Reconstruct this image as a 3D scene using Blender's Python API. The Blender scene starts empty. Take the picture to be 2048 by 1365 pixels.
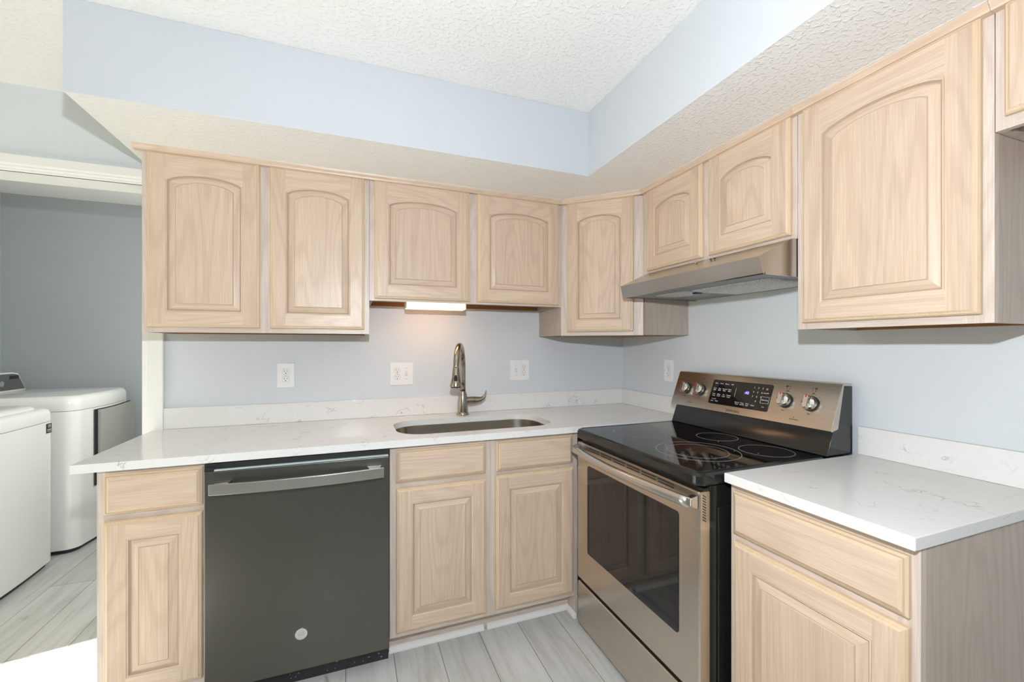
import bpy, bmesh, math, random
from mathutils import Vector, Matrix
random.seed(7)
PI = math.pi
SC = bpy.context.scene
C = SC.collection
# ------------------------------------------------------------------ camera
CX, CY, CZ, YAW, F, Y0 = -1.747, -2.4592, 1.3145, 0.3616, 845.2, 691.35
cam = bpy.data.cameras.new('camera'); co = bpy.data.objects.new('camera', cam); C.objects.link(co)
co.location = (CX, CY, CZ); co.rotation_euler = (PI/2, 0, -YAW)
cam.sensor_width = 36; cam.lens = F/2048*36; cam.clip_start = .02
cam.shift_y = (Y0-682.5)/2048
SC.camera = co
# ------------------------------------------------------------------ light
SC.view_settings.view_transform = 'Standard'; SC.view_settings.look = 'None'
SC.view_settings.gamma = 1; SC.view_settings.use_curve_mapping = False
SC.view_settings.exposure = -0.09
w = bpy.data.worlds.new('world'); SC.world = w; w.use_nodes = True
w.node_tree.nodes['Background'].inputs[0].default_value = (.80, .90, 1, 1)
w.node_tree.nodes['Background'].inputs[1].default_value = .4
def area(name, loc, rot, sx, sy, energy, col, shape='RECTANGLE'):
    l = bpy.data.lights.new(name, 'AREA'); l.shape = shape; l.size = sx; l.size_y = sy
    l.energy = energy; l.color = col
    o = bpy.data.objects.new(name, l); C.objects.link(o); o.location = loc; o.rotation_euler = rot
    return o
# on-camera flash (its shadows put it 30 cm above the lens)
fl = bpy.data.lights.new('camera_flash', 'SPOT'); fl.energy = 112; fl.color = (.82, .865, .94); fl.shadow_soft_size = .018
fl.spot_size = math.radians(168); fl.spot_blend = .6
fo = bpy.data.objects.new('camera_flash', fl); C.objects.link(fo); fo.location = (CX, CY, 1.616); fo.rotation_euler = (PI/2-math.radians(5), 0, -.34)
# daylight through the patio door on the left, plus fill added behind the camera
area('patio_daylight', (-4.64, -1.25, 1.05), (0, -PI/2, 0), 2.0, 1.75, 11, (1, .78, .28))
area('added_window_fill', (-2.6, -4.93, 1.45), (PI/2, 0, 0), 1.9, 1.2, 4, (.86, .93, 1))
# unseen fill lights added: ceiling behind the camera, right wall of the laundry
area('added_ceiling_fill', (-1.75, -2.9, 2.40), (0, 0, 0), .5, .5, 2, (1, 1, .80), 'DISK')
area('added_laundry_fill', (-2.345, .95, 1.45), (0, PI/2, 0), .9, .7, 13, (1, .98, .90))
sun = bpy.data.lights.new('sun', 'SUN'); sun.energy = 18; sun.angle = math.radians(.6); sun.color = (1, .99, .90)
so = bpy.data.objects.new('sun', sun); C.objects.link(so)
so.rotation_euler = Vector((.74, .14, -.66)).to_track_quat('-Z', 'Y').to_euler()

# ------------------------------------------------------------------ materials
def mat(name):
    m = bpy.data.materials.new(name); m.use_nodes = True
    nt = m.node_tree; return m, nt, nt.nodes['Principled BSDF']
def N(nt, t, **k):
    n = nt.nodes.new(t)
    for a, b in k.items():
        if a in n.inputs: n.inputs[a].default_value = b
        else: setattr(n, a, b)
    return n
def L(nt, a, ao, b, bi): nt.links.new(a.outputs[ao], b.inputs[bi])
def simple(name, col, rough=.5, metal=0, spec=.5, emit=None, es=1, coat=0):
    m, nt, p = mat(name)
    p.inputs['Base Color'].default_value = (*col, 1); p.inputs['Roughness'].default_value = rough
    p.inputs['Metallic'].default_value = metal; p.inputs['Specular IOR Level'].default_value = spec
    p.inputs['Coat Weight'].default_value = coat
    if emit: p.inputs['Emission Color'].default_value = (*emit, 1); p.inputs['Emission Strength'].default_value = es
    return m
def coords(nt, scale, rnd=True, kind='Object'):
    tc = N(nt, 'ShaderNodeTexCoord'); mp = N(nt, 'ShaderNodeMapping'); mp.inputs['Scale'].default_value = scale
    if rnd:
        oi = N(nt, 'ShaderNodeObjectInfo'); ml = N(nt, 'ShaderNodeMath', operation='MULTIPLY'); ml.inputs[1].default_value = 37.0
        L(nt, oi, 'Random', ml, 0); ad = N(nt, 'ShaderNodeVectorMath', operation='ADD')
        L(nt, tc, kind, ad, 0); L(nt, ml, 0, ad, 1); L(nt, ad, 0, mp, 'Vector')
    else: L(nt, tc, kind, mp, 'Vector')
    return mp
def ramp(nt, pts):
    r = N(nt, 'ShaderNodeValToRGB'); e = r.color_ramp.elements
    while len(e) < len(pts): e.new(.5)
    for el, (p, c) in zip(e, pts): el.position = p; el.color = (*c, 1)
    return r
def mixc(nt, fac, a, b, mode='MIX'):
    m = N(nt, 'ShaderNodeMix', data_type='RGBA', blend_type=mode)
    if isinstance(fac, (int, float)): m.inputs[0].default_value = fac
    else: L(nt, fac[0], fac[1], m, 0)
    for i, s in ((6, a), (7, b)):
        if isinstance(s, tuple) and len(s) == 3: m.inputs[i].default_value = (*s, 1)
        else: L(nt, s[0], s[1], m, i)
    return m
def wood(name, light, dark, horiz=False, rough=.34, cath=.55, boards=True):
    m, nt, p = mat(name)
    def sc(a, b): return (b, a, a) if horiz else (a, a, b)
    # cathedral figure
    n1 = N(nt, 'ShaderNodeTexNoise'); n1.inputs['Scale'].default_value = 1; n1.inputs['Detail'].default_value = 1.5
    L(nt, coords(nt, sc(5.5, .75)), 0, n1, 'Vector')
    mu = N(nt, 'ShaderNodeMath', operation='MULTIPLY'); mu.inputs[1].default_value = 95; L(nt, n1, 0, mu, 0)
    si = N(nt, 'ShaderNodeMath', operation='SINE'); L(nt, mu, 0, si, 0)
    r1 = ramp(nt, [(0, (1, 1, 1)), (.55, (.9, .9, .9)), (1, (0, 0, 0))])
    mr = N(nt, 'ShaderNodeMapRange'); mr.inputs[1].default_value = -1; L(nt, si, 0, mr, 0); L(nt, mr, 0, r1, 0)
    # fine pores
    n2 = N(nt, 'ShaderNodeTexNoise'); n2.inputs['Scale'].default_value = 1; n2.inputs['Detail'].default_value = 4; n2.inputs['Roughness'].default_value = .7
    L(nt, coords(nt, sc(260, 5)), 0, n2, 'Vector')
    r2 = ramp(nt, [(.30, (0, 0, 0)), (.62, (1, 1, 1))]); L(nt, n2, 0, r2, 0)
    # broad tone
    n3 = N(nt, 'ShaderNodeTexNoise'); n3.inputs['Scale'].default_value = 1; n3.inputs['Detail'].default_value = 2
    L(nt, coords(nt, sc(11, 1.1)), 0, n3, 'Vector')
    c0 = mixc(nt, (n3, 0), tuple(x*.93 for x in light), tuple(min(1, x*1.06) for x in light))
    mid = tuple(l*.45+d*.55 for l, d in zip(light, dark))
    inv = N(nt, 'ShaderNodeMath', operation='SUBTRACT'); inv.inputs[0].default_value = 1; L(nt, r1, 0, inv, 1)
    f1 = N(nt, 'ShaderNodeMath', operation='MULTIPLY'); f1.inputs[1].default_value = cath; L(nt, inv, 0, f1, 0)
    c1 = mixc(nt, (f1, 0), (c0, 2), mid)
    iv2 = N(nt, 'ShaderNodeMath', operation='SUBTRACT'); iv2.inputs[0].default_value = 1; L(nt, r2, 0, iv2, 1)
    f2 = N(nt, 'ShaderNodeMath', operation='MULTIPLY'); f2.inputs[1].default_value = .55; L(nt, iv2, 0, f2, 0)
    c2 = mixc(nt, (f2, 0), (c1, 2), dark)
    out = c2
    if boards:                                   # glued-up staves of slightly different tone
        cm = coords(nt, sc(13.5, .05)); sn = N(nt, 'ShaderNodeVectorMath', operation='FLOOR'); L(nt, cm, 0, sn, 0)
        wn = N(nt, 'ShaderNodeTexWhiteNoise', noise_dimensions='3D'); L(nt, sn, 0, wn, 0)
        rr = ramp(nt, [(0, (.90, .885, .88)), (1, (1.0, .99, .975))]); L(nt, wn, 0, rr, 0)
        out = mixc(nt, 1.0, (c2, 2), (rr, 0), 'MULTIPLY')
    L(nt, out, 2, p, 'Base Color')
    p.inputs['Roughness'].default_value = rough; p.inputs['Specular IOR Level'].default_value = .45
    b = N(nt, 'ShaderNodeBump'); b.inputs['Strength'].default_value = .12; b.inputs['Distance'].default_value = .0008
    L(nt, r2, 0, b, 'Height'); L(nt, b, 0, p, 'Normal')
    return m
DL, DD = (.74, .585, .45), (.50, .36, .255)
W_V = wood('whitewashed_oak_vertical', DL, DD)
W_H = wood('whitewashed_oak_horizontal', DL, DD, True, boards=False)
E_V = wood('oak_edge', (.73, .565, .385), (.56, .41, .26), cath=.2, boards=False)
F_V = wood('pinkish_frame_oak', (.72, .62, .54), (.44, .34, .285), cath=.45, boards=False)
F_H = wood('pinkish_frame_oak_rail', (.72, .62, .54), (.44, .34, .285), True, cath=.45, boards=False)
S_V = wood('side_panel_oak', (.58, .485, .40), (.41, .33, .27), cath=.7, boards=False, rough=.45)
RAW = wood('unfinished_wood', (.36, .17, .065), (.22, .10, .04), True, rough=.7, boards=False)
GRV = simple('glaze_in_grooves', (.50, .375, .275), .5)

def paint(name, col, bump=.25, scale=170, rough=.55, dist=.0012, blob=False):
    m, nt, p = mat(name)
    n = N(nt, 'ShaderNodeTexNoise'); n.inputs['Scale'].default_value = scale; n.inputs['Detail'].default_value = 3
    L(nt, coords(nt, (1, 1, 1), False), 0, n, 'Vector')
    n2 = N(nt, 'ShaderNodeTexNoise'); n2.inputs['Scale'].default_value = 2.2; n2.inputs['Detail'].default_value = 3
    L(nt, coords(nt, (1, 1, 1), False), 0, n2, 'Vector')
    c = mixc(nt, (n2, 0), tuple(x*.97 for x in col), tuple(min(1, x*1.03) for x in col))
    L(nt, c, 2, p, 'Base Color'); p.inputs['Roughness'].default_value = rough
    p.inputs['Specular IOR Level'].default_value = .3
    src = n
    if blob:
        r = ramp(nt, [(.52, (0, 0, 0)), (.66, (1, 1, 1))]); L(nt, n, 0, r, 0); src = r
    b = N(nt, 'ShaderNodeBump'); b.inputs['Strength'].default_value = bump; b.inputs['Distance'].default_value = dist
    L(nt, src, 0, b, 'Height'); L(nt, b, 0, p, 'Normal')
    return m
WALL = paint('blue_grey_wall_paint', (.695, .735, .76))
SOFF = paint('wall_paint_flash_darkened', (.60, .63, .66))  # same paint as the walls, darkened in colour to offset the flash
CEIL = paint('white_textured_ceiling', (.89, .885, .865), .5, 75, .6, .003, True)
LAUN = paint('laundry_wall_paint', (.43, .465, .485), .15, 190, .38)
TRIM = simple('white_trim_paint', (.86, .86, .83), .35)
PLATE = simple('white_plastic_plate', (.88, .88, .87), .3)
DARK = simple('dark_slot', (.02, .02, .02), .5)
BLK = simple('gloss_black_enamel', (.012, .014, .014), .16, spec=.6)
BLKM = simple('black_plastic', (.018, .019, .02), .38)
GLASS = simple('black_ceramic_glass', (.006, .006, .007), .045, spec=.7)
RING = simple('grey_burner_ring', (.32, .32, .32), .35)
WHITEM = simple('white_appliance_enamel', (.90, .91, .89), .22, coat=.3)
GREYM = simple('grey_console', (.16, .17, .17), .35, metal=.4)
CHROME = simple('chrome', (.80, .80, .80), .13, 1)
PRINT_W = simple('white_print', (.8, .8, .8), .5)
PRINT_D = simple('dark_print', (.05, .045, .04), .5)
RED = simple('red_mark', (.6, .02, .02), .5)
LED = simple('blue_led', (.1, .1, .5), .5, emit=(.25, .25, 1), es=3)
LENS = simple('lamp_diffuser', (1, .93, .85), .5, emit=(1, .54, .25), es=8.5)
SEAM = simple('seam_line', (.10, .10, .10), .6)

def metal(name, col, rough, aniso_axis='x', streak=.025, mtl=1.0):
    m, nt, p = mat(name)
    s = {'x': (3, 1400, 1400), 'z': (1400, 1400, 3)}[aniso_axis]
    n = N(nt, 'ShaderNodeTexNoise'); n.inputs['Scale'].default_value = 1; n.inputs['Detail'].default_value = 3
    L(nt, coords(nt, s, False), 0, n, 'Vector')
    c = mixc(nt, (n, 0), tuple(x*(1-streak) for x in col), tuple(min(1, x*(1+streak)) for x in col))
    L(nt, c, 2, p, 'Base Color'); p.inputs['Metallic'].default_value = mtl
    r = N(nt, 'ShaderNodeMapRange'); r.inputs[3].default_value = rough*.96; r.inputs[4].default_value = rough*1.04
    L(nt, n, 0, r, 0); L(nt, r, 0, p, 'Roughness')
    return m
STEEL = metal('brushed_stainless', (.62, .56, .49), .27)
HOODM = metal('hood_stainless', (.47, .44, .41), .22)
SLATE = metal('slate_finish_steel', (.135, .13, .115), .33, mtl=.85)
HNDL = metal('satin_handle_steel', (.66, .65, .63), .25)
SINKM = metal('satin_sink_steel', (.46, .43, .38), .22)
NICK = simple('brushed_nickel', (.42, .385, .33), .2, 1)
FILM = simple('pale_blue_film', (.50, .60, .60), .3)

def quartz():
    m, nt, p = mat('white_quartz')
    n0 = N(nt, 'ShaderNodeTexNoise'); n0.inputs['Scale'].default_value = 9; n0.inputs['Detail'].default_value = 5
    co_ = coords(nt, (1, 1, 1), False); L(nt, co_, 0, n0, 'Vector')
    ad = N(nt, 'ShaderNodeVectorMath', operation='MULTIPLY_ADD'); L(nt, n0, 1, ad, 0); ad.inputs[1].default_value = (.22, .22, .22); L(nt, co_, 0, ad, 2)
    v = N(nt, 'ShaderNodeTexVoronoi', feature='DISTANCE_TO_EDGE'); v.inputs['Scale'].default_value = 10; L(nt, ad, 0, v, 'Vector')
    r = ramp(nt, [(0, (1, 1, 1)), (.026, (0, 0, 0))]); L(nt, v, 0, r, 0)
    n1 = N(nt, 'ShaderNodeTexNoise'); n1.inputs['Scale'].default_value = 11; n1.inputs['Detail'].default_value = 2; L(nt, co_, 0, n1, 'Vector')
    r1 = ramp(nt, [(.53, (0, 0, 0)), (.66, (1, 1, 1))]); L(nt, n1, 0, r1, 0)
    mm = N(nt, 'ShaderNodeMath', operation='MULTIPLY'); L(nt, r, 0, mm, 0); L(nt, r1, 0, mm, 1)
    n2 = N(nt, 'ShaderNodeTexNoise'); n2.inputs['Scale'].default_value = 160; n2.inputs['Detail'].default_value = 2; L(nt, co_, 0, n2, 'Vector')
    base = mixc(nt, (n2, 0), (.80, .795, .77), (.87, .865, .845))
    c = mixc(nt, (mm, 0), (base, 2), (.52, .51, .49))
    L(nt, c, 2, p, 'Base Color'); p.inputs['Roughness'].default_value = .12
    return m
QUARTZ = quartz()
def floor_mat():
    m, nt, p = mat('grey_plank_floor')
    tc = N(nt, 'ShaderNodeTexCoord'); sx = N(nt, 'ShaderNodeSeparateXYZ'); L(nt, tc, 'Object', sx, 0)
    ax = N(nt, 'ShaderNodeMath', operation='ADD'); ax.inputs[1].default_value = 1.191+.1935*100; L(nt, sx, 0, ax, 0)
    ay = N(nt, 'ShaderNodeMath', operation='ADD'); ay.inputs[1].default_value = 20.95; L(nt, sx, 1, ay, 0)
    cb = N(nt, 'ShaderNodeCombineXYZ'); L(nt, ay, 0, cb, 0); L(nt, ax, 0, cb, 1)
    b = N(nt, 'ShaderNodeTexBrick', offset=.37, offset_frequency=2)
    b.inputs['Scale'].default_value = 1; b.inputs['Brick Width'].default_value = 1.8; b.inputs['Row Height'].default_value = .1935
    b.inputs['Mortar Size'].default_value = .0013; b.inputs['Mortar Smooth'].default_value = 0
    b.inputs['Color1'].default_value = (.55, .56, .55, 1); b.inputs['Color2'].default_value = (.72, .73, .72, 1); b.inputs['Mortar'].default_value = (.13, .13, .125, 1)
    L(nt, cb, 0, b, 'Vector')
    mp = N(nt, 'ShaderNodeMapping'); mp.inputs['Scale'].default_value = (22, 1.8, 1); L(nt, tc, 'Object', mp, 0)
    n = N(nt, 'ShaderNodeTexNoise'); n.inputs['Scale'].default_value = 1; n.inputs['Detail'].default_value = 6; n.inputs['Roughness'].default_value = .65; n.inputs['Distortion'].default_value = .6
    L(nt, mp, 0, n, 0)
    r = ramp(nt, [(.30, (.74, .73, .71)), (.5, (.96, .955, .95)), (.7, (1.06, 1.06, 1.06))]); L(nt, n, 0, r, 0)
    mp2 = N(nt, 'ShaderNodeMapping'); mp2.inputs['Scale'].default_value = (6, 2.2, 1); L(nt, tc, 'Object', mp2, 0)
    n2 = N(nt, 'ShaderNodeTexNoise'); n2.inputs['Scale'].default_value = 1; n2.inputs['Detail'].default_value = 3; n2.inputs['Distortion'].default_value = 1.2; L(nt, mp2, 0, n2, 0)
    r2 = ramp(nt, [(.25, (.50, .48, .46)), (.32, (1, 1, 1))]); L(nt, n2, 0, r2, 0)
    c = mixc(nt, 1, (b, 0), (r, 0), 'MULTIPLY'); c2 = mixc(nt, .7, (c, 2), (r2, 0), 'MULTIPLY')
    L(nt, c2, 2, p, 'Base Color'); p.inputs['Roughness'].default_value = .38
    return m
FLOOR = floor_mat()
def mesh_mat():
    m, nt, p = mat('aluminium_mesh')
    v = N(nt, 'ShaderNodeTexVoronoi'); v.inputs['Scale'].default_value = 260; L(nt, coords(nt, (1, 1, 1), False), 0, v, 0)
    r = ramp(nt, [(.1, (.10, .10, .10)), (.5, (.85, .85, .82))]); L(nt, v, 0, r, 0); L(nt, r, 0, p, 0)
    p.inputs['Metallic'].default_value = .7; p.inputs['Roughness'].default_value = .4
    b = N(nt, 'ShaderNodeBump'); b.inputs['Distance'].default_value = .003; L(nt, v, 0, b, 'Height'); L(nt, b, 0, p, 'Normal')
    return m
MESHM = mesh_mat()

# ------------------------------------------------------------------ geometry helpers
class MB:
    def __init__(s, *mats): s.bm = bmesh.new(); s.mats = list(mats)
    def mi(s, m):
        if m not in s.mats: s.mats.append(m)
        return s.mats.index(m)
    def face(s, vs, m):
        try: f = s.bm.faces.new(vs); f.material_index = s.mi(m); return f
        except ValueError: return None
    def box(s, x0, x1, y0, y1, z0, z1, m, M=None):
        v = [Vector((x, y, z)) for z in (z0, z1) for y in (y0, y1) for x in (x0, x1)]
        if M: v = [M @ a for a in v]
        v = [s.bm.verts.new(a) for a in v]
        for q in ((0, 2, 3, 1), (4, 5, 7, 6), (0, 1, 5, 4), (2, 6, 7, 3), (0, 4, 6, 2), (1, 3, 7, 5)): s.face([v[i] for i in q], m)
        return s
    def loft(s, rings, m, cap=True, closed=True, smooth=False):
        R = [[s.bm.verts.new(p) for p in r] for r in rings]; n = len(R[0])
        for a, b in zip(R, R[1:]):
            for i in range(n if closed else n-1):
                f = s.face([a[i], a[(i+1) % n], b[(i+1) % n], b[i]], m)
                if f: f.smooth = smooth
        if cap: s.face(R[0][::-1], m); s.face(R[-1], m)
        return s
    def prism(s, prof, a0, a1, axis, m):
        """profile of (u,v) swept along axis"""
        def P(t, u, v): return {'x': (t, u, v), 'y': (u, t, v), 'z': (u, v, t)}[axis]
        return s.loft([[P(a0, *q) for q in prof], [P(a1, *q) for q in prof]], m)
    def tube(s, pts, rad, m, n=16, cap=True, squash=None):
        pts = [Vector(p) for p in pts]; rings = []; up = None
        for i, p in enumerate(pts):
            t = (pts[min(i+1, len(pts)-1)]-pts[max(i-1, 0)]).normalized()
            if up is None: up = Vector((0, 0, 1)) if abs(t.z) < .9 else Vector((0, 1, 0))
            a = t.cross(up).normalized(); b = t.cross(a).normalized(); up = -b if False else a.cross(t).normalized()
            r = rad[i] if isinstance(rad, (list, tuple)) else rad
            ra, rb = (r, r) if not isinstance(r, tuple) else r
            rings.append([p + a*math.cos(k*2*PI/n)*ra + b*math.sin(k*2*PI/n)*rb for k in range(n)])
        return s.loft(rings, m, cap, True, True)
    def cyl(s, c, r, h, m, axis='z', n=32, r2=None):
        c = Vector(c); r2 = r if r2 is None else r2; e = {'x': Vector((1, 0, 0)), 'y': Vector((0, 1, 0)), 'z': Vector((0, 0, 1))}[axis]
        a = Vector((e.y, e.z, e.x)); b = e.cross(a)
        rings = [[c+e*t+(a*math.cos(k*2*PI/n)+b*math.sin(k*2*PI/n))*q for k in range(n)] for t, q in ((0, r), (h, r2))]
        return s.loft(rings, m, True, True, False)
    def ring(s, c, r, wd, h, m, n=64):
        c = Vector(c); R = [[c+Vector((math.cos(k*2*PI/n)*q, math.sin(k*2*PI/n)*q, z)) for k in range(n)] for q, z in ((r-wd, 0), (r-wd, h), (r+wd, h), (r+wd, 0))]
        return s.loft(R, m, False)
    def build(s, name, parent=None, bevel=0, seg=2, fix=True, smooth_angle=None):
        if fix: bmesh.ops.recalc_face_normals(s.bm, faces=s.bm.faces)
        me = bpy.data.meshes.new(name); s.bm.to_mesh(me); s.bm.free()
        for m in s.mats: me.materials.append(m)
        o = bpy.data.objects.new(name, me); C.objects.link(o)
        if parent: o.parent = parent
        if smooth_angle:
            for p in me.polygons: p.use_smooth = True
            me.set_sharp_from_angle(angle=math.radians(smooth_angle))
        if bevel:
            b = o.modifiers.new('bevel', 'BEVEL'); b.width = bevel; b.segments = seg; b.limit_method = 'ANGLE'; b.angle_limit = math.radians(35)
            b.harden_normals = True
            for p in me.polygons: p.use_smooth = True
        return o
def thing(name, label, cat, loc=(0, 0, 0), rz=0, group=None):
    o = bpy.data.objects.new(name, None); C.objects.link(o); o.empty_display_size = .05
    o.location = loc; o.rotation_euler = (0, 0, rz); o['label'] = label; o['category'] = cat
    if group: o['group'] = group
    return o
def tag(o, label, cat, group=None):
    o['label'] = label; o['category'] = cat
    if group: o['group'] = group
    return o
def struct(name, mb, **k): o = mb.build(name, **k); o['kind'] = 'structure'; return o
def rrect(x0, x1, y0, y1, r, n=8):
    pts = []
    for cx, cy, a in ((x1-r, y0+r, -PI/2), (x1-r, y1-r, 0), (x0+r, y1-r, PI/2), (x0+r, y0+r, PI)):
        for k in range(n+1): t = a+k*PI/2/n; pts.append((cx+r*math.cos(t), cy+r*math.sin(t)))
    return pts
def text(mb, s, size, M, m, depth=.0006, align='CENTER'):
    cu = bpy.data.curves.new('t', 'FONT'); cu.body = s; cu.size = size; cu.extrude = depth/2; cu.align_x = align; cu.align_y = 'CENTER'
    cu.resolution_u = 3
    o = bpy.data.objects.new('t', cu); C.objects.link(o)
    bpy.context.view_layer.update()
    me = bpy.data.meshes.new_from_object(o.evaluated_get(bpy.context.evaluated_depsgraph_get()))
    me.transform(M); k = mb.mi(m); n0 = len(mb.bm.faces); mb.bm.from_mesh(me); mb.bm.faces.ensure_lookup_table()
    for f in mb.bm.faces[n0:]: f.material_index = k
    bpy.data.objects.remove(o); bpy.data.curves.remove(cu); bpy.data.meshes.remove(me)
def face_M(x, y, z, tilt=0):        # text lying in local XZ, readable from -Y
    return Matrix.Translation((x, y, z)) @ Matrix.Rotation(tilt, 4, 'X') @ Matrix.Rotation(PI/2, 4, 'X')

# ------------------------------------------------------------------ setting
ZC = 2.440; FZ = -.030; LC = 2.461
b = MB(); b.box(-4.75, .12, -5.1, 1.98, -.08, FZ, FLOOR); struct('floor', b)
b = MB(); b.box(-4.75, .12, -5.1, 0, ZC, ZC+.1, CEIL); struct('ceiling', b)
b = MB(); b.box(-4.75, -2.2, .121, 1.98, LC, LC+.1, CEIL); struct('ceiling', b)
b = MB(); b.box(-2.64, 0, 0, .12, FZ, LC, WALL); b.box(-4.3, -2.64, 0, .12, 2.08, LC, WALL); b.box(-4.75, -4.3, 0, .12, FZ, LC, WALL); struct('wall_sink', b)
b = MB(); b.box(0, .12, -5.1, 0, FZ, ZC, WALL); struct('wall_range', b)
b = MB(); DJ, DZ = -.325, 2.06
b.box(-4.82, -4.70, DJ, 0, FZ, ZC, WALL); b.box(-4.82, -4.70, -5.1, -2.15, FZ, ZC, WALL); b.box(-4.82, -4.70, -2.15, DJ, DZ, ZC, WALL); struct('wall_left', b)
b = MB(); b.box(-4.75, -3.55, -5.1, -4.98, FZ, ZC, WALL); b.box(-1.65, 0, -5.1, -4.98, FZ, ZC, WALL); b.box(-3.55, -1.65, -5.1, -4.98, FZ, .85, WALL); b.box(-3.55, -1.65, -5.1, -4.98, 2.05, ZC, WALL); struct('wall_back', b)
b = MB()
for x0, x1, z0, z1 in ((-3.62, -3.55, .78, 2.12), (-1.65, -1.58, .78, 2.12), (-3.55, -1.65, .78, .85), (-3.55, -1.65, 2.05, 2.12)): b.box(x0, x1, -4.98, -4.96, z0, z1, TRIM)
b.box(-2.62, -2.58, -5.05, -5.01, .85, 2.05, TRIM); struct('added_window_1', b)  # unseen window added to give bright reflections
b = MB(); b.box(-4.80, -4.72, -1.28, -1.22, FZ, DZ, TRIM)
for y0, y1 in ((DJ, DJ+.07), (-2.22, -2.15)): b.box(-4.70, -4.68, y0, y1, FZ, DZ+.07, TRIM)
b.box(-4.70, -4.68, -2.15, DJ, DZ, DZ+.07, TRIM); struct('door_1', b)
# laundry room behind the sink wall
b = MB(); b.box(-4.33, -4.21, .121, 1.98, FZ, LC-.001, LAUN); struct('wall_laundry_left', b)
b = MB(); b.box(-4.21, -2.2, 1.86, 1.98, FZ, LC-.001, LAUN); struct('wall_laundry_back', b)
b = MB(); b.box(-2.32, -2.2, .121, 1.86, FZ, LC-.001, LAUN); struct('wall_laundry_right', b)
b = MB()
for y0, y1, z0, z1 in ((.54, .60, .95, 1.95), (1.30, 1.36, .95, 1.95), (.60, 1.30, .95, 1.0), (.60, 1.30, 1.90, 1.95)): b.box(-2.34, -2.3205, y0, y1, z0, z1, TRIM)
struct('added_window_2', b)  # unseen frame added around the laundry fill light
# dropped soffit over the cabinets
SZ = 2.134; SD = .677
b = MB()
def soffit(pts):
    vb = [b.bm.verts.new((x, y, SZ)) for x, y in pts]; vt = [b.bm.verts.new((x, y, ZC-.001)) for x, y in pts]
    b.face(vb, CEIL); b.face(vt, CEIL)
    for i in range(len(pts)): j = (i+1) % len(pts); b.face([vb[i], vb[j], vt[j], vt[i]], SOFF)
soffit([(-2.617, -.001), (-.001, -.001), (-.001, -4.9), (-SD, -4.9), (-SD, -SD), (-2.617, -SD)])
struct('wall_soffit', b)
# white casing round the laundry opening
b = MB()
b.box(-2.641, -2.578, -.018, -.0005, FZ, 2.064, TRIM); b.box(-2.588, -2.578, -.024, -.018, FZ, 2.064, TRIM)
b.box(-2.662, -2.6405, -.012, .135, FZ, 2.060, TRIM)
struct('trim_1', b, bevel=.002)
b = MB()
b.prism([(-.0005, 2.062), (-.012, 2.062), (-.014, 2.066), (-.014, 2.074), (-.018, 2.079), (-.018, 2.086), (-.023, 2.094), (-.023, 2.130), (-.0005, 2.130)], -4.36, -2.578, 'x', TRIM)
b.box(-4.3, -2.662, -.008, .135, 2.062, 2.0795, TRIM)
struct('trim_2', b)

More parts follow.
